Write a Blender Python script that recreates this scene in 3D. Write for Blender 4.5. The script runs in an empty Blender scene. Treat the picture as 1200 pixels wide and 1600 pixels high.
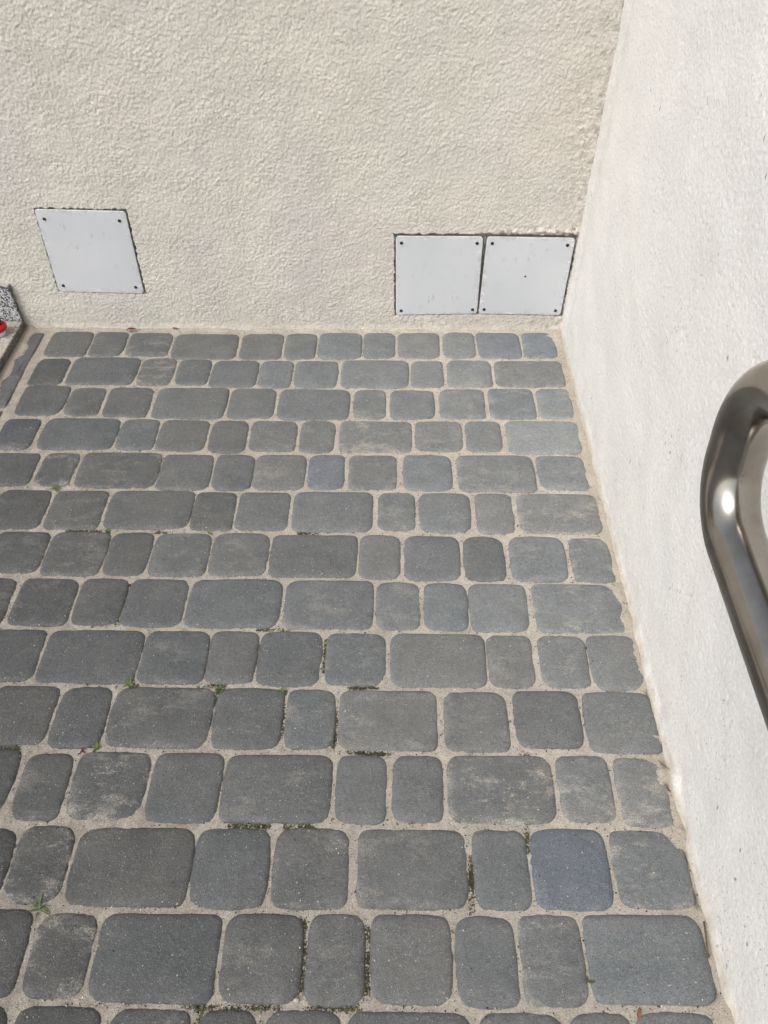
import bpy, math, random
import numpy as np
from mathutils import Vector

S = bpy.context.scene
COL = S.collection
rnd = random.Random(11)
R = math.radians

# ------------------------------------------------------------------ camera, sky, sun, exposure
cam_d = bpy.data.cameras.new('camera')
cam = bpy.data.objects.new('camera', cam_d)
COL.objects.link(cam)
S.camera = cam
cam_d.sensor_fit = 'VERTICAL'
cam_d.sensor_height = 24.0
cam_d.lens = 24.0 * 1203.49 / 1600.0
cam_d.clip_start = 0.02
cam_d.clip_end = 500
cam.location = (-0.4522, -1.7835, 1.2020)
pit, yaw, rol = 0.827153, -0.015477, 0.003947
fw = Vector((math.sin(yaw) * math.cos(pit), math.cos(yaw) * math.cos(pit), -math.sin(pit)))
rt = Vector((math.cos(yaw), -math.sin(yaw), 0))
dn = fw.cross(rt)
rt2 = math.cos(rol) * rt + math.sin(rol) * dn
dn2 = -math.sin(rol) * rt + math.cos(rol) * dn
from mathutils import Matrix
M3 = Matrix((rt2, -dn2, -fw)).transposed()
cam.rotation_euler = M3.to_euler()

SUN = Vector((-0.50, -0.43, 0.75)).normalized()
world = bpy.data.worlds.new('World')
S.world = world
world.use_nodes = True
wn, wl = world.node_tree.nodes, world.node_tree.links
bg = wn['Background']
sky = wn.new('ShaderNodeTexSky')
sky.sky_type = 'NISHITA'
sky.sun_disc = False
sky.sun_elevation = math.asin(SUN.z)
sky.sun_rotation = math.atan2(SUN.x, SUN.y)
sky.dust_density = 4.0
sky.air_density = 1.0
hs = wn.new('ShaderNodeHueSaturation')
hs.inputs['Saturation'].default_value = 0.45
wl.new(sky.outputs[0], hs.inputs['Color'])
wl.new(hs.outputs[0], bg.inputs['Color'])
bg.inputs['Strength'].default_value = 0.115

sun_d = bpy.data.lights.new('sun', 'SUN')
sun_d.energy = 1.05
sun_d.angle = R(36)
sun_d.color = (1.0, 0.975, 0.94)
sun = bpy.data.objects.new('sun', sun_d)
COL.objects.link(sun)
sun.rotation_euler = SUN.to_track_quat('Z', 'Y').to_euler()

S.view_settings.view_transform = 'Standard'
S.view_settings.look = 'None'
S.view_settings.gamma = 1.0
S.view_settings.use_curve_mapping = False
S.view_settings.exposure = 0.50


# ------------------------------------------------------------------ helpers
def tag(o, label=None, cat=None, group=None, kind=None):
    for k, v in (('label', label), ('category', cat), ('group', group), ('kind', kind)):
        if v is not None:
            o[k] = v
    return o


def link(name, me, mat=None, parent=None, loc=None):
    o = bpy.data.objects.new(name, me)
    COL.objects.link(o)
    if mat is not None:
        me.materials.append(mat)
    if parent is not None:
        o.parent = parent
    if loc is not None:
        o.location = loc
    return o


def empty(name, loc):
    o = bpy.data.objects.new(name, None)
    COL.objects.link(o)
    o.location = loc
    o.empty_display_size = 0.05
    return o


def mesh(name, verts, faces, smooth=True):
    me = bpy.data.meshes.new(name)
    me.from_pydata([tuple(v) for v in verts], [], faces)
    me.update()
    if smooth:
        me.polygons.foreach_set('use_smooth', [True] * len(me.polygons))
    return me


def grid_mesh(name, P, flip=False, skirt=None):
    """P: (nv, nu, 3) array of points -> mesh; skirt: offset vector that extrudes the border backwards"""
    nv, nu, _ = P.shape
    verts = P.reshape(-1, 3)
    idx = np.arange(nv * nu).reshape(nv, nu)
    a, b, c, d = idx[:-1, :-1], idx[:-1, 1:], idx[1:, 1:], idx[1:, :-1]
    q = np.stack([a, b, c, d], -1).reshape(-1, 4)
    if skirt is not None:
        loop = np.concatenate([idx[0, :-1], idx[:-1, -1], idx[-1, :0:-1], idx[:0:-1, 0]])
        n0 = len(verts)
        verts = np.concatenate([verts, verts[loop] + np.array(skirt)])
        k = np.arange(len(loop))
        k2 = np.roll(k, -1)
        q2 = np.stack([loop[k2], loop[k], n0 + k, n0 + k2], -1)
        q = np.concatenate([q, q2])
    if flip:
        q = q[:, ::-1]
    me = bpy.data.meshes.new(name)
    me.vertices.add(len(verts))
    me.vertices.foreach_set('co', verts.astype(np.float32).ravel())
    me.loops.add(q.size)
    me.loops.foreach_set('vertex_index', q.astype(np.int32).ravel())
    me.polygons.add(len(q))
    me.polygons.foreach_set('loop_start', np.arange(0, q.size, 4, dtype=np.int32))
    me.polygons.foreach_set('loop_total', np.full(len(q), 4, dtype=np.int32))
    me.update(calc_edges=True)
    me.polygons.foreach_set('use_smooth', [True] * len(q))
    return me


def band(shape, step, lo, hi, seed, aniso=1.0):
    """band-passed noise, wavelengths lo..hi metres, unit variance"""
    g = np.random.default_rng(seed)
    n = g.standard_normal(shape)
    F = np.fft.rfft2(n)
    fy = np.fft.fftfreq(shape[0], step)[:, None]
    fx = np.fft.rfftfreq(shape[1], step)[None, :]
    f = np.sqrt((fx * aniso) ** 2 + fy ** 2) + 1e-9
    lam = 1.0 / f
    W = np.exp(-((np.log(lam) - np.log(math.sqrt(lo * hi))) / (0.5 * math.log(hi / lo))) ** 2)
    r = np.fft.irfft2(F * W, s=shape)
    return r / r.std()


def fine_axis(lo, hi, step, outer_lo, outer_hi):
    n = int(round((hi - lo) / step))
    f = lo + np.arange(n + 1) * step
    a = np.linspace(outer_lo, lo, 8)[:-1] if outer_lo < lo else np.array([])
    b = np.linspace(hi, outer_hi, 8)[1:] if outer_hi > hi else np.array([])
    return np.concatenate([a, f, b]), len(a), n + 1


def attr(me, name, vals):
    a = me.attributes.new(name, 'FLOAT', 'POINT')
    v = np.zeros(len(me.vertices), np.float32)
    v[:len(vals)] = vals
    a.data.foreach_set('value', v)


class Mat:
    """tiny node helper"""
    def __init__(s, name, rough=0.7, metal=0.0, col=(0.5, 0.5, 0.5)):
        s.m = bpy.data.materials.new(name)
        s.m.use_nodes = True
        s.n, s.l = s.m.node_tree.nodes, s.m.node_tree.links
        s.b = s.n['Principled BSDF']
        s.b.inputs['Roughness'].default_value = rough
        s.b.inputs['Metallic'].default_value = metal
        s.b.inputs['Base Color'].default_value = (*col, 1)
        s.pos = s.n.new('ShaderNodeNewGeometry').outputs['Position']

    def set(s, sock, v):
        if isinstance(v, bpy.types.NodeSocket):
            s.l.new(v, sock)
        elif isinstance(v, (tuple, list)) and len(v) == 3 and sock.type == 'RGBA':
            sock.default_value = (*v, 1)
        else:
            sock.default_value = v

    def scale(s, v, sc):
        k = s.n.new('ShaderNodeVectorMath')
        k.operation = 'MULTIPLY'
        s.set(k.inputs[0], v)
        k.inputs[1].default_value = sc
        return k.outputs[0]

    def noise(s, scale, detail=2.0, rough=0.5, dist=0.0, vec=None, col=False):
        k = s.n.new('ShaderNodeTexNoise')
        k.inputs['Scale'].default_value = scale
        k.inputs['Detail'].default_value = detail
        k.inputs['Roughness'].default_value = rough
        k.inputs['Distortion'].default_value = dist
        s.l.new(vec if vec is not None else s.pos, k.inputs['Vector'])
        return k.outputs['Color' if col else 'Fac']

    def voronoi(s, scale, vec=None, out='Distance'):
        k = s.n.new('ShaderNodeTexVoronoi')
        k.inputs['Scale'].default_value = scale
        s.l.new(vec if vec is not None else s.pos, k.inputs['Vector'])
        return k.outputs[out]

    def ramp(s, f, a, b, lo=0.0, hi=1.0):
        k = s.n.new('ShaderNodeMapRange')
        k.inputs['From Min'].default_value = a
        k.inputs['From Max'].default_value = b
        k.inputs['To Min'].default_value = lo
        k.inputs['To Max'].default_value = hi
        s.set(k.inputs['Value'], f)
        return k.outputs[0]

    def math(s, op, a, b=0.0):
        k = s.n.new('ShaderNodeMath')
        k.operation = op
        s.set(k.inputs[0], a)
        s.set(k.inputs[1], b)
        return k.outputs[0]

    def mix(s, f, a, b, mode='MIX'):
        k = s.n.new('ShaderNodeMix')
        k.data_type = 'RGBA'
        k.blend_type = mode
        s.set(k.inputs[0], f)
        s.set(k.inputs[6], a)
        s.set(k.inputs[7], b)
        return k.outputs[2]

    def attr(s, name):
        k = s.n.new('ShaderNodeAttribute')
        k.attribute_name = name
        return k.outputs['Fac']

    def grey(s, f):
        k = s.n.new('ShaderNodeCombineColor')
        for i in range(3):
            s.set(k.inputs[i], f)
        return k.outputs[0]

    def color(s, c):
        s.set(s.b.inputs['Base Color'], c)

    def bump(s, h, dist=0.001, strength=1.0):
        k = s.n.new('ShaderNodeBump')
        k.inputs['Distance'].default_value = dist
        k.inputs['Strength'].default_value = strength
        s.l.new(h, k.inputs['Height'])
        s.l.new(k.outputs[0], s.b.inputs['Normal'])


# ------------------------------------------------------------------ materials
def stone_material():
    m = Mat('grey_concrete_stone', 0.62)
    oi = m.n.new('ShaderNodeObjectInfo')
    base = oi.outputs['Color']
    big = m.ramp(m.noise(22, 4, 0.6), 0.3, 0.7, 0.86, 1.14)
    mid = m.ramp(m.noise(130, 4, 0.7), 0.3, 0.7, 0.82, 1.18)
    grain = m.ramp(m.noise(650, 2, 0.6), 0.28, 0.72, 0.50, 1.52)
    v = m.math('MULTIPLY', m.math('MULTIPLY', big, mid), grain)
    c = m.mix(1.0, base, m.grey(v), 'MULTIPLY')
    # pale sand grains and dark pores in the concrete
    pat = m.ramp(m.noise(45, 4, 0.7), 0.36, 0.62, 0.25, 1.0)
    sp = m.ramp(m.noise(480, 3, 0.8), 0.565, 0.68)
    c = m.mix(m.math('MULTIPLY', m.math('MULTIPLY', sp, pat), 0.85), c, (0.31, 0.31, 0.30))
    sp = m.ramp(m.noise(280, 1, 0.5), 0.735, 0.76)
    c = m.mix(m.math('MULTIPLY', sp, 0.75), c, (0.50, 0.49, 0.46))
    pore = m.ramp(m.noise(330, 1, 0.5, vec=m.scale(m.pos, (1, 1.1, 1))), 0.30, 0.26)
    c = m.mix(m.math('MULTIPLY', pore, 0.8), c, (0.025, 0.025, 0.025))
    # trodden-in sand: thin film all over, stronger smears on some stones
    sm = m.ramp(m.noise(16, 9, 0.75, vec=m.scale(m.pos, (0.8, 1.5, 1))), 0.52, 0.61)
    sm2 = m.ramp(m.noise(420, 4, 0.8), 0.40, 0.60)
    d = m.math('MULTIPLY', m.math('MULTIPLY', sm, sm2), oi.outputs['Alpha'])
    d = m.math('ADD', d, m.math('MULTIPLY', m.ramp(m.noise(9, 3), 0.35, 0.75, 0.0, 0.13), sm2))
    c = m.mix(d, c, (0.44, 0.405, 0.35))
    rim = m.math('MULTIPLY', m.math('MULTIPLY', m.attr('rim'), m.ramp(m.noise(32, 5, 0.7), 0.47, 0.60)), m.math('MULTIPLY', sm2, 0.8))
    rim = m.math('MULTIPLY', rim, m.ramp(oi.outputs['Alpha'], 0.05, 0.9, 0.12, 1.0))
    c = m.mix(rim, c, (0.42, 0.385, 0.33))
    # thin scratches
    sc = m.ramp(m.noise(1.0, 2, 0.5, 0.3, vec=m.scale(m.pos, (260, 22, 100))), 0.745, 0.77)
    c = m.mix(m.math('MULTIPLY', sc, 0.30), c, (0.35, 0.35, 0.34))
    m.color(c)
    m.set(m.b.inputs['Roughness'], m.ramp(m.noise(60, 3), 0.3, 0.7, 0.42, 0.60))
    m.set(m.b.inputs['Specular IOR Level'], 0.6)
    h = m.math('ADD', m.math('MULTIPLY', m.noise(520, 4, 0.75), 1.0), m.math('MULTIPLY', m.noise(120, 3), 1.0))
    m.bump(h, 0.0016, 0.85)
    return m.m


def sand_material():
    m = Mat('joint_sand', 0.95)
    c = m.mix(m.ramp(m.noise(14, 4), 0.35, 0.65), (0.47, 0.43, 0.375), (0.57, 0.52, 0.45))
    c = m.mix(m.math('MULTIPLY', m.attr('shade_dirt_grad'), m.ramp(m.noise(40, 5, 0.7), 0.3, 0.6, 0.4, 1.0)), c, (0.225, 0.205, 0.17))  # joints darken towards the near left: painted shade together with dirt
    c = m.mix(m.math('MULTIPLY', m.attr('brown'), 0.75), c, (0.42, 0.365, 0.30))
    c = m.mix(1.0, c, m.grey(m.ramp(m.noise(520, 3, 0.7), 0.28, 0.72, 0.66, 1.30)), 'MULTIPLY')
    gr = m.ramp(m.noise(380, 1), 0.67, 0.73)
    c = m.mix(m.math('MULTIPLY', gr, 0.6), c, (0.62, 0.58, 0.51))
    dk = m.ramp(m.noise(300, 2, 0.6, vec=m.scale(m.pos, (1, 1.2, 1))), 0.37, 0.31)
    c = m.mix(m.math('MULTIPLY', dk, 0.7), c, (0.06, 0.05, 0.035))
    # mossy stretches of joint
    mo = m.ramp(m.math('ADD', m.math('ADD', m.math('MULTIPLY', m.attr('moss'), m.ramp(m.noise(38, 3), 0.3, 0.55, 0.45, 1.1)), m.math('MULTIPLY', m.attr('shade_dirt_grad'), m.ramp(m.noise(16, 4), 0.42, 0.65, 0, 0.5))), m.math('MULTIPLY', m.math('SUBTRACT', m.noise(230, 4, 0.75), 0.5), 3.6)), 0.70, 0.86)
    mcol = m.mix(m.ramp(m.noise(70, 2), 0.42, 0.6), (0.040, 0.033, 0.022), (0.085, 0.085, 0.032))
    c = m.mix(mo, c, mcol)
    m.color(c)
    h = m.math('ADD', m.noise(480, 4, 0.7), m.math('MULTIPLY', m.noise(150, 2), 0.7))
    m.bump(h, 0.0025, 0.9)
    return m.m


def stucco_material():
    m = Mat('beige_stucco', 0.9)
    tint = m.noise(2.1, 2, 0.5, vec=m.scale(m.pos, (1, 1, 1.3)))
    c = m.mix(m.ramp(tint, 0.40, 0.62), (0.65, 0.61, 0.545), (0.63, 0.615, 0.545))
    t2 = m.noise(3.3, 2, 0.5, vec=m.scale(m.pos, (1.2, 1, 0.8)))
    c = m.mix(m.ramp(t2, 0.47, 0.66, 0, 0.8), c, (0.635, 0.595, 0.56))
    c = m.mix(1.0, c, m.grey(m.ramp(m.noise(7, 5, 0.6), 0.25, 0.75, 0.90, 1.08)), 'MULTIPLY')
    c = m.mix(1.0, c, m.grey(m.ramp(m.noise(240, 3, 0.7), 0.3, 0.7, 0.84, 1.12)), 'MULTIPLY')
    # fine dark pits between the grains
    pit_ = m.ramp(m.noise(190, 3, 0.7, 0.4), 0.40, 0.30)
    c = m.mix(m.math('MULTIPLY', pit_, 0.34), c, (0.25, 0.225, 0.18))
    # grime specks, denser up the inner corner and along the foot of the wall
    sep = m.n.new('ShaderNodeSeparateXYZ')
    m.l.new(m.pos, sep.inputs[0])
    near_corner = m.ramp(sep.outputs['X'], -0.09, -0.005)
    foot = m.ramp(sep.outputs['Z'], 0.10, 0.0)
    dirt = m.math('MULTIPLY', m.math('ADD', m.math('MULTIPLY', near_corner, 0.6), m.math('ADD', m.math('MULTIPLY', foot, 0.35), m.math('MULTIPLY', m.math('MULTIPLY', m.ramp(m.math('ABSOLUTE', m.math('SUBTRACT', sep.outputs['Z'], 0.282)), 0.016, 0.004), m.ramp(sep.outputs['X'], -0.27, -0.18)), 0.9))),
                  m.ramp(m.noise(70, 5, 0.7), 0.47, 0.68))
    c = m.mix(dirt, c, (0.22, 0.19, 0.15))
    sp = m.ramp(m.noise(170, 1), 0.765, 0.80)
    c = m.mix(m.math('MULTIPLY', sp, 0.5), c, (0.12, 0.10, 0.08))
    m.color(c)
    h = m.noise(420, 3, 0.7)
    m.bump(h, 0.0016, 0.8)
    return m.m


def white_material():
    m = Mat('white_render', 0.9)
    c = m.mix(m.ramp(m.noise(5, 4), 0.4, 0.7), (0.785, 0.775, 0.745), (0.735, 0.73, 0.71))
    c = m.mix(m.ramp(m.noise(4.3, 3, 0.6), 0.60, 0.76, 0, 0.5), c, (0.76, 0.735, 0.66))
    c = m.mix(1.0, c, m.grey(m.ramp(m.noise(210, 3, 0.7), 0.3, 0.7, 0.87, 1.07)), 'MULTIPLY')
    # sparse dark flecks and drips
    v = m.scale(m.pos, (1, 1, 0.45))
    sep = m.n.new('ShaderNodeSeparateXYZ')
    m.l.new(m.pos, sep.inputs[0])
    soil_and_shade = m.math('MAXIMUM', m.math('MULTIPLY', m.ramp(sep.outputs['Z'], 0.16, 0.0), 0.8),
                  m.math('MULTIPLY', m.ramp(sep.outputs['Y'], -0.16, -0.03), 0.8))  # corner part paints the grey shading there; foot part is dirt
    c = m.mix(m.math('MULTIPLY', soil_and_shade, m.ramp(m.noise(28, 5, 0.7), 0.40, 0.70, 0, 0.55)), c, (0.50, 0.475, 0.43))
    c = m.mix(m.math('MULTIPLY', m.ramp(sep.outputs['Z'], 0.020, 0.006), m.ramp(m.noise(45, 4, 0.7), 0.25, 0.6, 0.3, 0.9)), c, (0.52, 0.475, 0.395))
    cl = m.math('MAXIMUM', m.ramp(m.noise(9, 3), 0.40, 0.62), soil_and_shade)
    sp = m.ramp(m.noise(240, 2, 0.5, vec=v), 0.655, 0.72)
    c = m.mix(m.math('MULTIPLY', m.math('MULTIPLY', sp, cl), 0.7), c, (0.20, 0.185, 0.165))
    sp2 = m.ramp(m.noise(75, 1, 0.5, vec=v), 0.775, 0.80)
    c = m.mix(m.math('MULTIPLY', sp2, 0.7), c, (0.13, 0.12, 0.11))
    m.color(c)
    h = m.math('ADD', m.noise(260, 3, 0.65), m.math('MULTIPLY', m.noise(110, 3, 0.6), 0.5))
    m.bump(h, 0.0014, 0.7)
    return m.m


def plate_material():
    m = Mat('painted_sheet_metal', 0.42)
    c = m.mix(m.ramp(m.noise(6, 4, 0.6), 0.3, 0.7), (0.56, 0.585, 0.61), (0.625, 0.645, 0.67))
    scr = m.ramp(m.noise(1.0, 2, 0.5, 0.25, vec=m.scale(m.pos, (170, 1, 16))), 0.715, 0.75)
    c = m.mix(m.math('MULTIPLY', scr, m.ramp(m.noise(9, 2), 0.42, 0.60, 0, 0.75)), c, (0.25, 0.25, 0.26))
    sm = m.math('MULTIPLY', m.ramp(m.noise(60, 4, 0.7, vec=m.scale(m.pos, (1, 1, 0.6))), 0.60, 0.72),
                m.ramp(m.noise(7, 2), 0.45, 0.60))
    c = m.mix(m.math('MULTIPLY', sm, 0.6), c, (0.32, 0.32, 0.33))
    edge = m.math('MULTIPLY', m.attr('edge'), m.ramp(m.noise(75, 5, 0.75), 0.50, 0.62))
    c = m.mix(m.math('MULTIPLY', edge, 0.38), c, (0.22, 0.19, 0.165))
    chip = m.math('MULTIPLY', m.attr('edge'), m.ramp(m.noise(30, 3, 0.6, vec=m.scale(m.pos, (1, 1, 3))), 0.60, 0.64))
    c = m.mix(chip, c, (0.80, 0.79, 0.78))
    m.color(c)
    m.bump(m.noise(5, 2), 0.004, 0.3)
    return m.m


def granite_material():
    m = Mat('speckled_granite', 0.35)
    n = m.voronoi(260, out='Color')
    k = m.n.new('ShaderNodeSeparateColor')
    m.l.new(n, k.inputs[0])
    c = m.mix(m.ramp(k.outputs[0], 0.45, 0.55), (0.06, 0.065, 0.075), (0.38, 0.39, 0.41))
    c = m.mix(m.ramp(k.outputs[1], 0.75, 0.8), c, (0.60, 0.60, 0.60))
    # dust lying on top of the slab
    geo = m.n.new('ShaderNodeNewGeometry')
    sp = m.n.new('ShaderNodeSeparateXYZ')
    m.l.new(geo.outputs['Normal'], sp.inputs[0])
    up = m.math('MULTIPLY', m.ramp(sp.outputs['Z'], 0.7, 0.95), m.ramp(m.noise(30, 4), 0.30, 0.55, 0.25, 0.85))
    c = m.mix(up, c, (0.40, 0.36, 0.31))
    # dark olive-brown tone on the cut edge that faces +X
    side = m.math('MULTIPLY', m.ramp(sp.outputs['X'], 0.7, 0.95), m.ramp(m.noise(60, 4), 0.25, 0.6, 0.5, 0.95))
    c = m.mix(side, c, (0.075, 0.065, 0.045))
    m.color(c)
    m.set(m.b.inputs['Roughness'], m.ramp(up, 0, 1, 0.35, 0.9))
    return m.m


def steel_material():
    m = Mat('brushed_stainless_steel', 0.24, 1.0, (0.44, 0.42, 0.38))
    v = m.scale(m.pos, (500, 12, 12))
    m.set(m.b.inputs['Roughness'], m.ramp(m.noise(1.0, 3, 0.6, vec=v), 0.3, 0.7, 0.15, 0.23))
    c = m.mix(m.ramp(m.noise(30, 4, 0.6), 0.4, 0.7), (0.40, 0.375, 0.335), (0.30, 0.275, 0.24))
    m.color(c)
    return m.m


def plain(name, col, rough=0.7, metal=0.0, var=0.2, sc=150):
    m = Mat(name, rough, metal, col)
    m.color(m.mix(1.0, col, m.grey(m.ramp(m.noise(sc, 3), 0.3, 0.7, 1 - var, 1 + var)), 'MULTIPLY'))
    return m.m


STONE = stone_material()
SAND = sand_material()
STUCCO = stucco_material()
WHITE = white_material()
PLATE = plate_material()
GRANITE = granite_material()
STEEL = steel_material()
SCREW = plain('blackened_screw', (0.02, 0.02, 0.02), 0.5, 0.3)
GRASS = plain('weed_green', (0.085, 0.115, 0.035), 0.6, 0, 0.5, 90)
LEAFG = plain('fresh_leaf_green', (0.085, 0.125, 0.03), 0.6, 0, 0.4, 90)
MOSS = plain('moss', (0.055, 0.058, 0.022), 0.9, 0, 0.6, 60)
DRY = plain('dry_brown', (0.17, 0.085, 0.05), 0.7, 0, 0.4, 120)
DRYRED = plain('dry_red', (0.12, 0.03, 0.035), 0.6, 0, 0.4, 120)
TWIG = plain('twig_bark', (0.12, 0.08, 0.06), 0.8, 0, 0.4, 120)
SOIL = plain('soil_crumb', (0.045, 0.036, 0.026), 0.95, 0, 0.5, 60)
QUARTZ = plain('pale_grit', (0.55, 0.52, 0.46), 0.7, 0, 0.4, 60)

# ------------------------------------------------------------------ paving layout (millimetres: x, y, width, depth)
rows=[
[(-1317,-75,116,114),(-1211,-73,92,114),(-1102,-76,117,109),(-952,-83,174,115),(-802,-82,115,119),(-698,-80,84,119),(-593,-76,115,119),(-489,-74,86,119),(-385,-74,115,119),(-279,-70,87,119),(-172,-71,118,119),(-65,-69,91,117)],
[(-1331,-196,88,117),(-1193,-191,175,116),(-1057,-193,89,116),(-963,-195,88,109),(-857,-200,120,113),(-751,-201,86,116),(-648,-200,114,114),(-499,-197,173,117),(-365,-197,85,115),(-258,-194,115,114),(-106,-193,176,111)],
[(-1313,-310,116,117),(-1207,-313,87,110),(-1100,-314,115,116),(-948,-317,179,119),(-796,-317,116,117),(-645,-319,176,118),(-509,-317,82,114),(-405,-317,111,114),(-284,-314,114,116),(-162,-312,115,118),(-58,-310,87,117)],
[(-1334,-434,91,113),(-1189,-432,181,112),(-1050,-432,90,110),(-944,-436,118,112),(-837,-438,90,114),(-731,-436,113,111),(-628,-437,83,114),(-493,-436,172,112),(-344,-433,111,109),(-239,-432,87,109),(-99,-434,175,116)],
[(-1310,-553,113,110),(-1206,-552,84,111),(-1066,-552,184,115),(-914,-557,118,115),(-807,-557,90,116),(-704,-556,116,113),(-600,-555,83,114),(-496,-555,110,114),(-374,-555,111,116),(-221,-555,175,118),(-73,-552,112,112)],
[(-1249,-674,116,116),(-1126,-674,120,115),(-970,-673,184,113),(-832,-676,92,115),(-727,-674,116,113),(-579,-675,172,116),(-443,-673,81,111),(-340,-675,110,115),(-234,-676,81,118),(-99,-675,175,115)],
[(-1214,-792,116,112),(-1093,-795,121,117),(-987,-795,89,115),(-881,-795,118,115),(-761,-793,118,114),(-611,-796,178,113),(-477,-797,84,117),(-370,-799,113,118),(-266,-800,82,117),(-158,-799,115,119),(-51,-801,83,114)],
[(-1120,-915,116,115),(-1012,-914,92,113),(-905,-915,120,115),(-754,-915,181,116),(-572,-917,172,117),(-439,-918,85,114),(-349,-918,85,113),(-248,-920,114,115),(-95,-920,173,115)],
[(-1148,-1034,116,111),(-997,-1035,180,113),(-845,-1035,121,112),(-740,-1034,90,112),(-636,-1036,116,115),(-516,-1036,111,111),(-367,-1037,175,114),(-236,-1038,86,113),(-141,-1037,89,111),(-49,-1038,94,117)],
[(-1089,-1153,116,112),(-982,-1155,90,114),(-845,-1154,178,115),(-695,-1155,116,114),(-589,-1155,85,113),(-457,-1155,170,114),(-307,-1156,112,113),(-186,-1151,116,109),(-61,-1155,122,113)],
[(-1118,-1270,116,109),(-1010,-1277,80,113),(-903,-1275,121,113),(-781,-1276,116,116),(-633,-1276,174,111),(-498,-1276,83,113),(-408,-1274,83,111),(-276,-1273,172,112),(-140,-1271,86,111),(-49,-1275,82,114)],
[(-1080,-1397,116,109),(-976,-1396,85,112),(-838,-1397,181,113),(-690,-1398,115,116),(-569,-1397,112,116),(-419,-1396,166,114),(-285,-1395,84,115),(-182,-1394,116,117),(-62,-1393,112,111)],
[(-1018,-1515,116,112),(-910,-1517,86,109),(-776,-1518,174,112),(-629,-1517,113,112),(-526,-1517,80,113),(-421,-1516,113,112),(-317,-1517,87,113),(-225,-1515,89,115),(-94,-1512,169,111)],
[(-889,-1634,116,114),(-766,-1636,110,114),(-665,-1636,79,114),(-565,-1635,105,114),(-423,-1635,167,114),(-277,-1635,113,114),(-174,-1634,85,114),(-74,-1632,106,114)],
]

LEFT_EDGE = -1379
OFFY = -15.6
for n, row in enumerate(rows):                       # complete each course out to the border stones
    e = row[0][0] - row[0][2] / 2
    yc = row[0][1]
    while e - 8 - LEFT_EDGE > 70:
        room = e - 8 - LEFT_EDGE
        w = rnd.choice([84, 115, 115, 174])
        if room - w < 78:
            w = room if room < 190 else room / 2 - 4
        row.insert(0, (e - 8 - w / 2, yc + rnd.uniform(-1.5, 1.5), w, 114))
        e = e - 8 - w
for n in range(len(rows), 19):                       # courses between the frame's lower edge and the camera's feet
    e, yc, row = -22, OFFY - (n + .5) * 120, []
    while e - LEFT_EDGE > 70:
        room = e - LEFT_EDGE
        w = rnd.choice([84, 115, 115, 174])
        if room - w < 78:
            w = room if room < 190 else room / 2 - 4
        row.append((e - w / 2, yc + rnd.uniform(-1.5, 1.5), w, 114))
        e -= w + 8
    rows.append(row)
PAVE_END = (OFFY - 19 * 120) / 1000
border = [(-1423, -20 - 163 - 327 * k, 53, 320) for k in range(7)]

rects = np.array([r for row in rows for r in row] + border) / 1000.0
segs = np.array([((-642, -1100), (-636, -1189)), ((-571, -999), (-572, -1060)), ((-547, -1141), (-547, -1205)),
                 ((-635, -1389), (-638, -1447)), ((-698, -1337), (-640, -1337)), ((-614, -1337), (-570, -1336)),
                 ((-481, -1480), (-482, -1560)), ((-329, -1381), (-333, -1455)), ((-560, -1577), (-492, -1575)),
                 ((-520, -1094), (-475, -1093)), ((-573, -1466), (-571, -1560)), ((-795, -990), (-789, -1052)),
                 ((-965, -871), (-967, -965)), ((-645, -735), (-605, -736)), ((-241, -1332), (-241, -1371)),
                 ((-235, -1216), (-220, -1216)), ((-520, -1214), (-452, -1217)), ((-720, -1577), (-600, -1577)),
                 ((-1098, -1215), (-1072, -1215)), ((-748, -1094), (-790, -1094)), ((-1046, -675), (-1046, -725)),
                 ((-1130, -735), (-1060, -735)), ((-948, -735), (-920, -736)), ((-757, -1094), (-757, -1130)),
                 ((-700, -1577), (-705, -1600)), ((-955, -1060), (-900, -1094)), ((-700, -975), (-640, -975))]) / 1000.0


def seg_dist(x, y):
    d = np.full(x.shape, 9.0)
    for a, b in segs:
        ab = b - a
        t = np.clip(((x - a[0]) * ab[0] + (y - a[1]) * ab[1]) / (ab @ ab), 0, 1)
        d = np.minimum(d, np.hypot(x - a[0] - t * ab[0], y - a[1] - t * ab[1]))
    return d


# ------------------------------------------------------------------ ground and pavement bed
far = 60.0
ring = [(-far, -far), (far, -far), (far, far), (-far, far)]
g = link('ground', mesh('ground', [(x, y, -0.05) for x, y in ring], [(0, 1, 2, 3)], False),
         plain('ground_gravel', (0.095, 0.096, 0.095), 0.9, 0, 0.3, 25))
tag(g, kind='structure')

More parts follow.
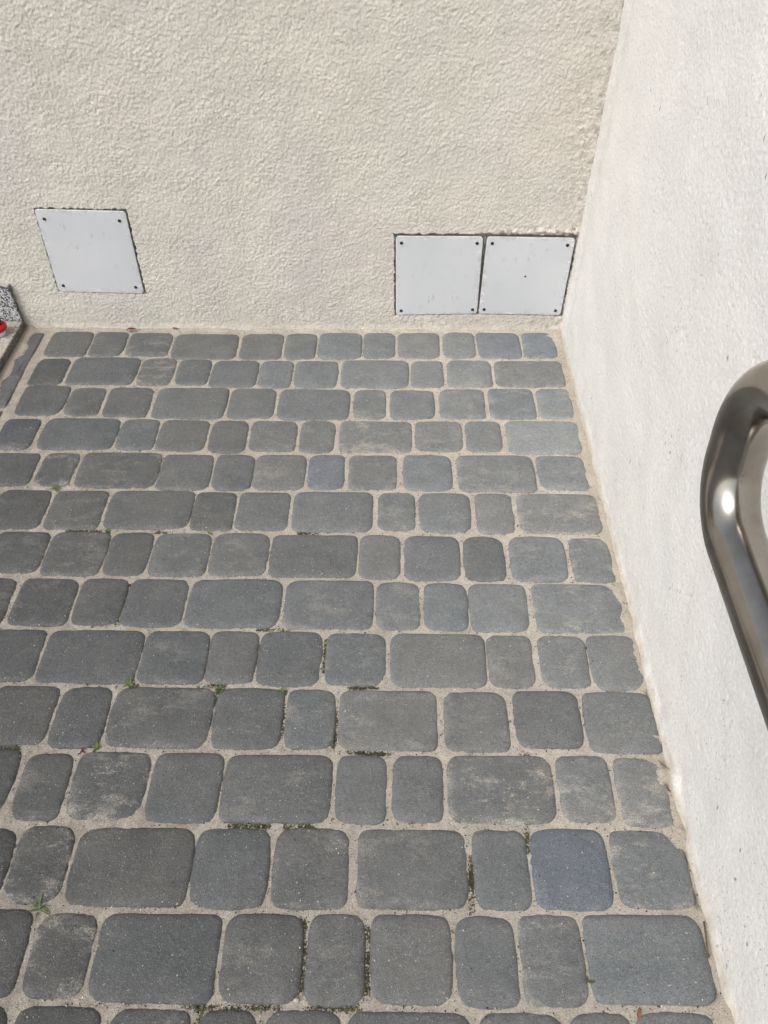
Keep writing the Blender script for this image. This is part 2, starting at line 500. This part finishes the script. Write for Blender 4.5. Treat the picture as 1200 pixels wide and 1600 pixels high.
st = 0.0035
xs = np.arange(-1.452, 0.0201, st)
ys = np.arange(PAVE_END, 0.0121, st)
X, Y = np.meshgrid(xs, ys)
n1 = band(X.shape, st, 0.05, 0.25, 1)
n2 = band(X.shape, st, 0.012, 0.03, 2)
n3 = band(X.shape, st, 0.007, 0.010, 3)
Z = -0.0050 + 0.0004 * n1 + 0.00035 * n2 + 0.0003 * n3
right = np.clip((X + 0.020 + 0.004 * n1) / 0.02, 0, 1)
Z += right * (0.0040 + 0.0010 * n1)
left = np.clip((-1.418 + 0.006 * n1 + 0.0006 * n2 - X) / 0.012, 0, 1) * (Y > -0.9)
Z += left * 0.0075
back = np.clip((Y + 0.012 + 0.003 * n1) / 0.010, 0, 1)
Z += back * 0.004
for bx, by, br, bh in ((-.010, -1.255, .024, .0062), (-.014, -1.345, .020, .0056), (-.02, -.025, .03, .006),
                       (-.004, -.68, .02, .004), (-.004, -.56, .02, .005), (-.004, -.43, .014, .003),
                       (-.01, -.88, .016, .004), (-1.062, -1.325, .022, .004), (-.856, -1.325, .02, .004)):
    Z += bh * np.exp(-((X - bx) ** 2 + (Y - by) ** 2) / br ** 2) * (1 + 0.10 * n2)
for bx, by, bry in ((.002, -1.104, .01), (-.004, -1.15, .022), (-.001, -1.227, .007), (-.005, -1.267, .007),
                    (-.006, -1.373, .010), (-.004, -1.431, .012), (-.014, -1.552, .006)):
    Z -= 0.016 * np.exp(-((X - bx) / 0.007) ** 2 - ((Y - by) / bry) ** 2)
Z[seg_dist(X, Y) < 0.005] -= 0.0012
pm = grid_mesh('pavement', np.stack([X, Y, Z], -1), skirt=(0, 0, -0.044))
sd = seg_dist(X, Y)
attr(pm, 'moss', (0.9 * np.exp(-(sd / 0.0065) ** 2)).ravel())
attr(pm, 'shade_dirt_grad', np.clip(1.05 - ((X + 1.2) / 1.1) * .62 - ((Y + 1.6) / 1.6) * .60, 0, 1).ravel())  # gradient for shade and dirt painted into near-left joints, also spreads moss
attr(pm, 'brown', (np.clip(left + 0.75 * np.clip((X + 0.045) / 0.03, 0, 1) + 0.35 * back, 0, 1)).ravel())
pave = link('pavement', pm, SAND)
tag(pave, kind='structure')


def outline(w, d, rad, bulge, rng, nc=6, ns=6):
    """rounded block outline, anticlockwise, centred on the origin; rad = radius of (bl, br, tr, tl)"""
    hw, hd = w / 2, d / 2
    cx = [(-hw, -hd), (hw, -hd), (hw, hd), (-hw, hd)]
    cx = [(x + rng.uniform(-.0013, .0013), y + rng.uniform(-.0010, .0010)) for x, y in cx]
    rx = [r * rng.uniform(.9, 1.15) for r in rad]
    pts = []
    for k in range(4):
        c, p, q = np.array(cx[k]), np.array(cx[k - 1]), np.array(cx[(k + 1) % 4])
        u, v = (p - c) / np.linalg.norm(p - c), (q - c) / np.linalg.norm(q - c)
        A, B = c + u * rx[k], c + v * rx[k]
        for i in range(nc):
            t = i / (nc - 1)
            # superelliptic corner between the two tangent points
            th = t * math.pi / 2
            e = 1.0
            pu, pv = 1 - math.sin(th) ** e, 1 - math.cos(th) ** e
            pts.append(c + u * rx[k] * pu + v * rx[k] * pv)
        nxt = cx[(k + 1) % 4]
        qn = np.array(nxt)
        E = qn - v * rx[(k + 1) % 4]
        nrm = np.array([v[1], -v[0]])
        for i in range(1, ns):
            t = i / ns
            pts.append(B + (E - B) * t + nrm * bulge * (1 - (2 * t - 1) ** 2) + nrm * rng.gauss(0, .00035))
    return np.array(pts)


def stone_mesh(w, d, rad, bulge, rng, top=0.0, slope=(0, 0)):
    o = outline(w, d, rad, bulge, rng)
    n = len(o)
    r = np.linalg.norm(o, axis=1, keepdims=True)
    rings = []
    wob = np.array([rng.gauss(0, .0003) for _ in range(n)])
    for inset, z in ((-.0012, -.042), (-.0004, -.0090), (.0005, -.0062), (.0018, -.0040), (.0042, -.0022), (.0080, -.0010), (.0140, -.0003)):
        p = o * (1 - inset / np.maximum(r, 1e-6) * 1.25)
        zz = np.full(n, z + top) + (wob if z > -.01 else 0) * (1 if z < -.0002 else .4)
        rings.append(np.column_stack([p, zz]))
    inner = o * 0.45
    rings.append(np.column_stack([inner, np.full(n, top + .0003)]))
    V = np.concatenate(rings + [np.array([[0, 0, top + .0005]])])
    V[:, 2] += V[:, 0] * slope[0] + V[:, 1] * slope[1]
    F = []
    for k in range(len(rings) - 1):
        for i in range(n):
            j = (i + 1) % n
            F.append((k * n + i, k * n + j, (k + 1) * n + j, (k + 1) * n + i))
    c = len(V) - 1
    b = (len(rings) - 1) * n
    F += [(b + i, b + (i + 1) % n, c) for i in range(n)]
    me = mesh('paving_stone', V, F)
    attr(me, 'rim', np.concatenate([np.full(n, a) for a in (1, 1, 1, 1, .8, .45, .12, 0)] + [np.zeros(1)]))
    return me


BLUE = {(0, 10): .7, (0, 11): .5, (3, 0): .8, (4, 6): .9, (11, 7): 1.0, (6, 7): .45, (0, 2): .35, (3, 1): .1}
DUST = {(3, 7): 1.0, (5, 9): 1.0, (7, 8): .8, (10, 7): 1.0, (10, 8): .9, (10, 9): .9, (11, 8): .8, (6, 10): .8, (4, 7): .6,
        (4, 10): .6, (1, 2): .8, (4, 1): .7, (2, 8): .5, (2, 9): .5, (12, 1): .6, (11, 1): .7, (10, 2): .6, (12, 7): .5,
        (2, 10): .5, (3, 8): .5, (0, 7): .4, (0, 2): .5}
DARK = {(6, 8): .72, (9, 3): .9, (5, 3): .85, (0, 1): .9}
CUT = {(7, 8): (.014, .014, .034, .012), (10, 9): (.012, .012, .036, .014), (11, 8): (.014, .016, .036, .012),
       (12, 8): (.016, .02, .022, .012), (9, 8): (.014, .012, .018, .014), (6, 10): (.012, .012, .02, .012)}
ORIG = [11, 11, 11, 11, 11, 10, 11, 9, 10, 9, 10, 9, 9, 8]
ORIG[0] = 12
for n, row in enumerate(rows):
    lead = len(row) - ORIG[n] if n < len(ORIG) else 99
    for i, (x, y, w, d) in enumerate(row):
        k = (n, i - lead)
        rad = CUT.get(k) or tuple(rnd.uniform(.0145, .0235) for _ in range(4))
        me = stone_mesh(w / 1000 + .0006, d / 1000 + .0006, rad, rnd.uniform(.0006, .0020), rnd, rnd.gauss(0, .0004),
                        (rnd.gauss(0, .005), rnd.gauss(0, .005)))
        o = link('paving_stone', me, STONE, pave, (x / 1000, y / 1000, 0))
        shade_dirt_grad = min(max(((x + 1200) / 1100) * .62 + ((y + 1600) / 1600) * .52, 0), 1)   # near-left shade painted into stone colour; more dust towards the walls
        v = rnd.gauss(0.198, 0.016) * (0.03 + 0.97 * shade_dirt_grad) * DARK.get(k, 1.0)
        b = BLUE.get(k, rnd.uniform(0, .10))
        w_ = rnd.uniform(-.03, .045)
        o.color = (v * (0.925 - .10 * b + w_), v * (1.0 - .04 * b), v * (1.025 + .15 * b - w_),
                   DUST.get(k, (0.15 + 0.35 * shade_dirt_grad) if rnd.random() < .3 else 0.05 + 0.14 * shade_dirt_grad))
for x, y, w, d in border:
    me = stone_mesh(w / 1000, d / 1000, (.006,) * 4, .0005, rnd)
    o = link('border_stone', me, STONE, pave, (x / 1000, y / 1000, 0))
    v = rnd.uniform(.085, .10)
    o.color = (v * .97, v, v * 1.08, .25)

# ------------------------------------------------------------------ back wall with recesses behind the cover plates
plates = [[(-1.3193, .3332), (-1.1006, .3285), (-1.1064, .1055), (-1.3286, .1101)],
          [(-.4481, .2678), (-.2333, .2672), (-.2302, .0493), (-.4458, .0440)],
          [(-.2239, .2672), (-.0068, .2645), (-.0078, .0456), (-.2261, .0493)]]


def quad_sd(q, x, z):
    d = np.full(x.shape, -9.0)
    for k in range(4):
        (x0, z0), (x1, z1) = q[k], q[(k + 1) % 4]       # clockwise seen from the front
        ex, ez = x1 - x0, z1 - z0
        L = math.hypot(ex, ez)
        d = np.maximum(d, ((x - x0) * -ez + (z - z0) * ex) / L)
    return d


WT = 1.7
st = 0.0019
xs, xo, xn = fine_axis(-1.95, 0.0, st, -3.6, 0.0)
xs = np.append(xs, 0.012)
zs, zo, zn = fine_axis(-0.02, 0.94, st, -0.02, WT)
X, Zg = np.meshgrid(xs, zs)
D = np.zeros(X.shape)
sh = (zn, xn)
na = band(sh, st, 0.0085, 0.016, 21)
nb = band(sh, st, 0.0060, 0.0095, 22)
nc_ = band(sh, st, 0.05, 0.2, 23)


def cells(shape, step, size, seed):
    """distance to the nearest of jittered grains, in grain sizes, and that grain's random height"""
    g = np.random.default_rng(seed)
    ni, nj = int(shape[0] * step / size) + 3, int(shape[1] * step / size) + 3
    jx, jy, hh = g.random((ni, nj)), g.random((ni, nj)), g.random((ni, nj))
    v, u = np.mgrid[0:shape[0], 0:shape[1]] * (step / size)
    v, u = v + 1, u + 1
    v = v + 0.28 * band(shape, step, 0.006, 0.02, seed + 1)
    u = u + 0.28 * band(shape, step, 0.006, 0.02, seed + 2)
    iv, iu = np.floor(v).astype(int), np.floor(u).astype(int)
    best, h = np.full(shape, 9.0), np.zeros(shape)
    for a in (-1, 0, 1):
        for b in (-1, 0, 1):
            p, q = np.clip(iv + a, 0, ni - 1), np.clip(iu + b, 0, nj - 1)
            d = np.hypot(iv + a + jy[p, q] - v, iu + b + jx[p, q] - u) / (0.6 + 0.6 * hh[p, q])
            k = d < best
            best = np.where(k, d, best)
            h = np.where(k, hh[p, q], h)
    return best, h


cd, ch = cells(sh, st, 0.0057, 25)
dome = np.clip(1 - cd ** 2, -.6, 1) * (0.35 + 0.9 * ch)
nd = band(sh, st, 0.005, 0.03, 28)
patch = 1 + 0.12 * np.clip(band(sh, st, 0.08, 0.3, 29), -1.6, 1.6)
rel = (dome * 0.0015 + np.tanh(nd) * 0.0005) * patch + 0.0003 * nc_
core = np.zeros(X.shape)
core[zo:zo + zn, xo:xo + xn] = rel * np.clip((np.arange(xn) / 40)[None, :], 0, 1) * np.clip(((zn - 1 - np.arange(zn)) / 25)[:, None], 0, 1)
jag = np.zeros(X.shape)
jag[zo:zo + zn, xo:xo + xn] = band(sh, st, 0.012, 0.05, 24)
smooth_foot = 1 - 0.35 * np.clip((0.04 - Zg) / 0.04, 0, 1)
D += core * smooth_foot
# ragged bead of plaster over the right-hand plate, built up towards the corner
bead = np.exp(-((Zg - 0.2795 - 0.0015 * jag) / 0.0055) ** 2) * np.clip((X + .235) / .03, 0, 1)
D += bead * (0.0045 + 0.0016 * jag)
# plaster thickens slightly round the inner corner, with one lip part way up
D += 0.003 * np.exp(-((X + 0.0) / 0.02) ** 2)
D += 0.0011 * np.exp(-((X + .028) / .02) ** 2 - ((Zg - .50) / .05) ** 2) * (1 + jag)
D += np.clip((0.012 - Zg) / 0.03, 0, 1) * 0.004
Yw = -D
for k, q in enumerate(plates):
    sdq = quad_sd(q, X, Zg)
    marg = 0.0030 + 0.0011 * np.clip(jag, -1.2, 2)
    if k == 0:
        marg = marg + 0.0022 * (X > -1.13) - 0.0013
    if k == 2:
        marg = marg + 0.003 * (X > -.02) + 0.0022 * (Zg > .26)
    if k == 1:
        marg = marg + 0.003 * (X > -.24) + 0.0012 * (Zg > .26)
    rec = sdq < marg
    Yw = np.where(rec, 0.022, Yw)
wm = grid_mesh('wall', np.stack([X, Yw, Zg], -1), skirt=(0, 0.25, 0))
w1 = link('wall', wm, STUCCO)
tag(w1, 'beige wall in coarse rough plaster with metal cover plates near its foot', 'wall')

# ------------------------------------------------------------------ right-hand wall
st = 0.0022
ys, yo, yn = fine_axis(-1.75, 0.004, st, -4.5, 0.004)
zs, zo, zn = fine_axis(-0.03, 0.95, st, -0.03, 2.8)
Yg, Zg = np.meshgrid(ys, zs)
sh = (zn, yn)
core = np.zeros(Yg.shape)
core[zo:zo + zn, yo:yo + yn] = (np.clip(1 - cells(sh, st, 0.0070, 31)[0] ** 2, -.6, 1) * 0.0009
                                + 0.00012 * band(sh, st, 0.0052, 0.03, 32) + 0.0006 * band(sh, st, 0.10, 0.4, 33))
low = np.zeros(Yg.shape)
low[zo:zo + zn, yo:yo + yn] = band(sh, st, 0.05, 0.2, 34)
lowy = low[zo + 8, :][None, :] * np.ones_like(Yg)
t = np.clip((-0.15 - Yg) / 0.8, 0, 1)
# the render runs out in a ragged lip where it meets the paving
lip = np.clip((0.022 + 0.004 * lowy - Zg) / 0.022, 0, 1) ** 1.6
Xw = 0.004 * t - core - lip * (0.002 + 0.0036 * t) * (1 + 0.16 * lowy)
Xw += 0.004 * np.exp(-((Yg + 0.05) / 0.03) ** 2) * np.clip(Zg / 0.1, 0, 1)
wm = grid_mesh('wall', np.stack([Xw, Yg, Zg], -1), skirt=(0.25, 0, 0), flip=True)
w2 = link('wall', wm, WHITE)
tag(w2, 'white finely textured plaster wall on the right, behind the steel handrail', 'wall')


# ------------------------------------------------------------------ cover plates
def disc(name, r, t, n=14, dome=0.0):
    V, F = [], []
    for rr, y in ((r, 0), (r, -t), (r * .7, -t - dome), (r * .22, -t - dome * .2)):
        V += [(rr * math.cos(2 * math.pi * i / n), y, rr * math.sin(2 * math.pi * i / n)) for i in range(n)]
    for k in range(3):
        F += [(k * n + i, k * n + (i + 1) % n, (k + 1) * n + (i + 1) % n, (k + 1) * n + i) for i in range(n)]
    F.append(tuple(3 * n + i for i in range(n)))
    return mesh(name, V, F, False)


SCREW_ME = disc('screw', 0.0042, 0.0008, 12, 0.0012)
SCREW_ME.materials.append(SCREW)
HOLE_ME = disc('drill_hole', 0.0026, 0.0004, 10)
HOLE_ME.materials.append(SCREW)
plabels = ['white metal cover plate standing alone at the left of the beige wall',
           'white metal cover plate on the left of the pair, with plaster beside it',
           'white metal cover plate with a dot in its middle, tight in the corner']
screw_px = [[(-1.302, .309), (-1.120, .305), (-1.124, .124), (-1.312, .128)],
            [(-.434, .250), (-.247, .250), (-.243, .062), (-.432, .0575)],
            [(-.2095, .250), (-.0235, .246), (-.0235, .060), (-.2125, .0625)]]
for k, q in enumerate(plates):
    cx = sum(p[0] for p in q) / 4
    zb = min(p[1] for p in q)
    root = empty('cover_plate', (cx, -0.002, zb))
    tag(root, plabels[k], 'cover plate', 'white metal cover plates screwed to the beige wall')
    # rounded outline
    pts = []
    for j in range(4):
        c, p, nx = np.array(q[j]), np.array(q[j - 1]), np.array(q[(j + 1) % 4])
        u, v = (p - c) / np.linalg.norm(p - c), (nx - c) / np.linalg.norm(nx - c)
        r = 0.0085
        for i in range(6):
            th = i / 5 * math.pi / 2
            pts.append(c + u * r * (1 - math.sin(th)) + v * r * (1 - math.cos(th)))
    pts = np.array(pts) - np.array([cx, zb])
    ctr = pts.mean(0)
    lay = [(0, 0.0016), (0, -0.0006), (0.0010, -0.0016), (0.007, -0.0018), (0.018, -0.0018)]
    V, F, E = [], [], []
    n = len(pts)
    rr = np.linalg.norm(pts - ctr, axis=1, keepdims=True)
    for ins, y in lay:
        pp = ctr + (pts - ctr) * (1 - ins * 1.2 / rr)
        V += [(a, y, b) for a, b in pp]
        E += [1.0 if ins < .005 else (0.55 if ins < .01 else 0.0)] * n
    for a in range(len(lay) - 1):
        F += [(a * n + (i + 1) % n, a * n + i, (a + 1) * n + i, (a + 1) * n + (i + 1) % n)[::-1] for i in range(n)]
    F.append(tuple((len(lay) - 1) * n + i for i in range(n)))
    F.append(tuple(i for i in range(n))[::-1])
    me = mesh('plate', V, F, False)
    attr(me, 'edge', E)
    link('plate', me, PLATE, root)
    for sx, sz in screw_px[k]:
        link('screw', SCREW_ME, None, root, (sx - cx, -0.0018, sz - zb))
    if k == 2:
        link('drill_hole', HOLE_ME, None, root, (-.1160 - cx, -0.0017, .160 - zb))


# ------------------------------------------------------------------ granite slab, skirting and the red jar on it
def box_mesh(name, x0, x1, y0, y1, z0, z1, b=0.002):
    import bmesh
    bm = bmesh.new()
    vs = [bm.verts.new((x, y, z)) for x in (x0, x1) for y in (y0, y1) for z in (z0, z1)]
    for f in ((0, 1, 3, 2), (4, 6, 7, 5), (0, 4, 5, 1), (2, 3, 7, 6), (0, 2, 6, 4), (1, 5, 7, 3)):
        bm.faces.new([vs[i] for i in f])
    bmesh.ops.recalc_face_normals(bm, faces=bm.faces)
    bmesh.ops.bevel(bm, geom=list(bm.edges), offset=b, segments=2, affect='EDGES')
    me = bpy.data.meshes.new(name)
    bm.to_mesh(me)
    bm.free()
    return me


o = link('granite_slab', box_mesh('granite_slab', -.75, 0, -1.35, -0.003, -0.049, 0.0255, 0.0015), GRANITE, None, (-1.4515, 0, 0))
tag(o, 'low speckled granite slab at the left edge, under the red jar', 'slab')
o = link('granite_skirting', box_mesh('granite_skirting', -.75, 0, -0.015, -0.003, 0.0258, 0.1325, 0.0012), GRANITE, None, (-1.4515, 0, 0))
tag(o, 'upright strip of speckled black and white granite against the beige wall', 'skirting')


def lathe(name, prof, n=36):
    V, F = [], []
    for r, z in prof:
        V += [(r * math.cos(2 * math.pi * i / n), r * math.sin(2 * math.pi * i / n), z) for i in range(n)]
    for k in range(len(prof) - 1):
        F += [(k * n + i, k * n + (i + 1) % n, (k + 1) * n + (i + 1) % n, (k + 1) * n + i) for i in range(n)]
    F.append(tuple(i for i in range(n))[::-1])
    F.append(tuple((len(prof) - 1) * n + i for i in range(n)))
    return mesh(name, V, F)


RED = Mat('red_plastic', 0.18, 0, (0.42, 0.006, 0.010)).m
DARKRED = Mat('dark_red_plastic', 0.25, 0, (0.10, 0.006, 0.012)).m
CLEAR = Mat('clear_plastic', 0.12, 0, (0.62, 0.62, 0.66)).m
jar = empty('jar', (-1.490, -0.075, 0.0255))
tag(jar, 'small glossy red jar with a pale base, on the granite slab', 'jar')
link('base', lathe('base', [(.012, 0), (.0155, .001), (.0165, .006), (.0158, .012), (.0150, .014)]), CLEAR, jar)
link('lid', lathe('lid', [(.0160, .0141), (.0215, .0155), (.0245, .020), (.0245, .026), (.0215, .031), (.016, .0325)]), RED, jar)
link('knob', lathe('knob', [(.0155, .0326), (.0165, .035), (.0160, .041), (.0125, .0445), (.004, .0455)]), DARKRED, jar)


# ------------------------------------------------------------------ handrail
def sweep(name, path, r, n=40):
    P = [Vector(p) for p in path]
    V, F = [], []
    for i, p in enumerate(P):
        tg = (P[min(i + 1, len(P) - 1)] - P[max(i - 1, 0)]).normalized()
        a = Vector((1, 0, 0))
        b = tg.cross(a).normalized()
        for j in range(n):
            th = 2 * math.pi * j / n
            V.append(p + r * (a * math.cos(th) + b * math.sin(th)))
    for i in range(len(P) - 1):
        F += [(i * n + j, i * n + (j + 1) % n, (i + 1) * n + (j + 1) % n, (i + 1) * n + j) for j in range(n)]
    F.append(tuple(range(n))[::-1])
    F.append(tuple((len(P) - 1) * n + j for j in range(n)))
    return mesh(name, V, F)


def fillet(a, b, c, r, n=12):
    a, b, c = Vector(a), Vector(b), Vector(c)
    u, v = (a - b).normalized(), (c - b).normalized()
    half = u.angle(v) / 2
    t = r / math.tan(half)
    ctr = b + (u + v).normalized() * (r / math.sin(half))
    p0, p1 = b + u * t, b + v * t
    e0, e1 = (p0 - ctr), (p1 - ctr)
    ang = e0.angle(e1)
    out = []
    for i in range(n + 1):
        s = i / n
        out.append(ctr + (e0 * math.sin((1 - s) * ang) + e1 * math.sin(s * ang)) / math.sin(ang))
    return out


RAILX, RAILR = -0.185, 0.0222
L0, L1, U1, U0 = (RAILX, -3.2, 0.715), (RAILX, -1.3515, 0.7455), (RAILX, -1.3245, 0.882), (RAILX, -3.2, 0.882)
path = [L0] + [(RAILX, L0[1] + (L1[1] - L0[1]) * i / 6, L0[2] + (L1[2] - L0[2]) * i / 6) for i in range(1, 6)]
path += fillet(L0, L1, U1, 0.057, 24) + fillet(L1, U1, U0, 0.060, 24) + [U0]
root = empty('handrail', (RAILX, -1.9, 0.72))
tag(root, 'brushed steel tube handrail folding back on itself in front of the white wall', 'handrail')
tm = sweep('tube', [(p[0] - RAILX, p[1] + 1.9, p[2] - 0.72) for p in path], RAILR)
link('tube', tm, STEEL, root)
for by in (-2.0, -3.0):
    zl = L0[2] + (L1[2] - L0[2]) * (by - L0[1]) / (L1[1] - L0[1])
    for z in (zl, 0.882):
        V, F = [], []
        n = 16
        for x, r in ((0.0, .007), (0.172, .007), (0.1725, .03), (0.186, .03)):
            V += [(x, r * math.cos(2 * math.pi * i / n), r * math.sin(2 * math.pi * i / n)) for i in range(n)]
        for k in range(3):
            F += [(k * n + i, k * n + (i + 1) % n, (k + 1) * n + (i + 1) % n, (k + 1) * n + i) for i in range(n)]
        link('bracket', mesh('bracket', V, F), STEEL, root, (0, by + 1.9, z - 0.72))


# ------------------------------------------------------------------ weeds, moss and litter in the joints
def blade(V, F, base, dirx, diry, L, w, lift, curl, seg=4):
    side = Vector((-diry, dirx, 0))
    for i in range(seg + 1):
        t = i / seg
        c = Vector(base) + Vector((dirx, diry, 0)) * (L * t * math.cos(lift * (1 - curl * t))) \
            + Vector((0, 0, L * t * math.sin(lift * (1 - curl * t))))
        ww = w * math.sin(math.pi * (0.18 + 0.80 * t)) / 2
        k = len(V)
        V += [c + side * ww, c + Vector((0, 0, -ww * .5)), c - side * ww]
        if i:
            F += [(k - 3, k - 2, k + 1, k), (k - 2, k - 1, k + 2, k + 1)]


def weed(name, label, x, y, n, L, w, mat, lift=(0.3, 1.1), cat='weed', z=-0.004):
    V, F = [], []
    for i in range(n):
        a = rnd.uniform(0, 2 * math.pi)
        blade(V, F, (rnd.gauss(0, L * .13), rnd.gauss(0, L * .10), 0), math.cos(a), math.sin(a), L * rnd.uniform(.35, 1.15),
              w * rnd.uniform(.5, 1.2), rnd.uniform(lift[0], lift[1] + .3), rnd.uniform(.2, 1.3))
    o = link(name, mesh(name, V, F), mat, None, (x / 1000, y / 1000, z))
    return tag(o, label, cat)


weed('grass_tuft', 'small faded grass tuft at the joint between two stones in the fifth course', -1188, -612, 18, .020, .0022, GRASS)
weed('weed', 'tiny green seedling in a joint near the left edge, sixth course from the wall', -1040, -738, 4, .014, .0065, LEAFG, (.5, 1.2))
weed('weed', 'tiny bright green seedling below the small dark stone of the sixth course', -829, -739, 3, .013, .006, LEAFG, (.3, .8))
weed('weed', 'little leafy weed growing at the corner of the wide stone, left of the middle', -912, -1092, 9, .016, .007, GRASS, (.2, .9))
weed('weed', 'small weed with a dry reddish stalk in the joint at left', -941, -1212, 9, .014, .0055, LEAFG, (.2, .9))
weed('grass_tuft', 'spiky green grass tuft in the joint near the lower left corner', -958, -1458, 20, .019, .0024, GRASS, (.1, .8))
weed('weed', 'small withered brown weed beside the wide stone at lower right', -181, -1541, 6, .010, .003, MOSS, (.1, .7))
weed('weed', 'low pale green weed spread in the joint in the middle of the tenth course', -752, -1098, 12, .012, .005, GRASS, (.1, .5))
weed('weed', 'mossy green weed wedged between two stones near the middle', -641, -1108, 14, .011, .006, GRASS, (.3, 1.2))
weed('weed', 'thin dry stalk with a few reddish leaves lying in the joint at left', -962, -1214, 5, .018, .0028, DRYRED, (.0, .3))

V, F = [], []
for a, b in segs:
    L = np.linalg.norm(b - a)
    for _ in range(int(L * 1000)):
        t = rnd.random()
        p = a + (b - a) * t + np.array([rnd.gauss(0, .0028), rnd.gauss(0, .0028)])
        if ((np.abs(p[0] - rects[:, 0]) < rects[:, 2] / 2 - .001) & (np.abs(p[1] - rects[:, 1]) < rects[:, 3] / 2 - .001)).any():
            continue
        an = rnd.uniform(0, 6.28)
        blade(V, F, (p[0], p[1], -.006), math.cos(an), math.sin(an), rnd.uniform(.0022, .0048), rnd.uniform(.0012, .0025),
              rnd.uniform(.5, 1.4), .3, 2)
o = link('moss', mesh('moss', V, F), MOSS)
tag(o, 'dark olive moss growing in the sandy joints between the paving stones', 'moss', kind='stuff')


def grit(name, count, mat, label, smin, smax):
    V, F = [], []
    k = 0
    while k < count:
        x, y = rnd.uniform(-1.36, 0.0), rnd.uniform(-1.75, -0.005)
        inside = ((np.abs(x - rects[:, 0]) < rects[:, 2] / 2 - .0005) & (np.abs(y - rects[:, 1]) < rects[:, 3] / 2 - .0005)).any()
        if inside and rnd.random() > .02:
            continue
        k += 1
        s = rnd.uniform(smin, smax)
        z = (0.0005 if inside else -0.0038) + s * .2
        b = len(V)
        for d in ((1, 0, 0), (0, 1, 0), (-1, 0, 0), (0, -1, 0), (0, 0, .8), (0, 0, -.8)):
            V.append((x + d[0] * s * rnd.uniform(.6, 1.3), y + d[1] * s * rnd.uniform(.6, 1.3), z + d[2] * s))
        F += [(b, b + 1, b + 4), (b + 1, b + 2, b + 4), (b + 2, b + 3, b + 4), (b + 3, b, b + 4)]
    o = link(name, mesh(name, V, F, False), mat)
    tag(o, label, 'grit', kind='stuff')


grit('soil_crumbs', 3200, SOIL, 'tiny dark crumbs of soil scattered in the sandy joints', .0006, .0016)
grit('sand_grains', 1800, QUARTZ, 'coarse pale sand grains scattered in the joints between the stones', .0006, .0014)


def leaf(name, label, x, y, L, w, ang, mat, z=.0008, cat='leaf', arch=.25):
    V, F = [], []
    n = 7
    for i in range(n):
        t = i / (n - 1)
        ww = w / 2 * math.sin(math.pi * min(.97, t * .93 + .05)) ** .8
        h = arch * L * (math.sin(math.pi * t) * .5) + .001 * math.sin(t * 9)
        V += [(L * (t - .5), ww, h + ww * .5), (L * (t - .5), 0, h), (L * (t - .5), -ww, h + ww * .3)]
        if i:
            k = 3 * i
            F += [(k - 3, k - 2, k + 1, k), (k - 2, k - 1, k + 2, k + 1)]
    o = link(name, mesh(name, V, F), mat, None, (x / 1000, y / 1000, z))
    o.rotation_euler = (0, 0, ang)
    return tag(o, label, cat)


leaf('dead_leaf', 'small curled brown leaf in the joint at the bottom edge, near the white wall', -120, -1578, .016, .006, 1.25, DRY, -.002)
leaf('petal', 'dark red shrivelled petal at the foot of the beige wall, larger one', -1163, -15, .026, .009, .15, DRYRED, .001, 'petal')
leaf('petal', 'tiny dark red petal at the wall foot above the wide stone', -1045, -10, .020, .006, -.1, DRYRED, .001, 'petal')

o = link('twig', sweep('twig', [(-.006, -1.466, .004), (-.0075, -1.48, .0045), (-.010, -1.497, .004), (-.011, -1.512, .003)], .0013, 8), TWIG)
tag(o, 'short brown twig lying along the foot of the white wall', 'twig')
V = []
o = link('pebble', lathe('pebble', [(.0012, -.002), (.0028, -.001), (.0034, .0005), (.0026, .0022), (.0008, .003)], 9), QUARTZ, None, (-.576, -1.568, -.002))
o.scale = (1.2, .9, 1)
tag(o, 'single white pebble in the joint near the bottom edge of the picture', 'pebble')
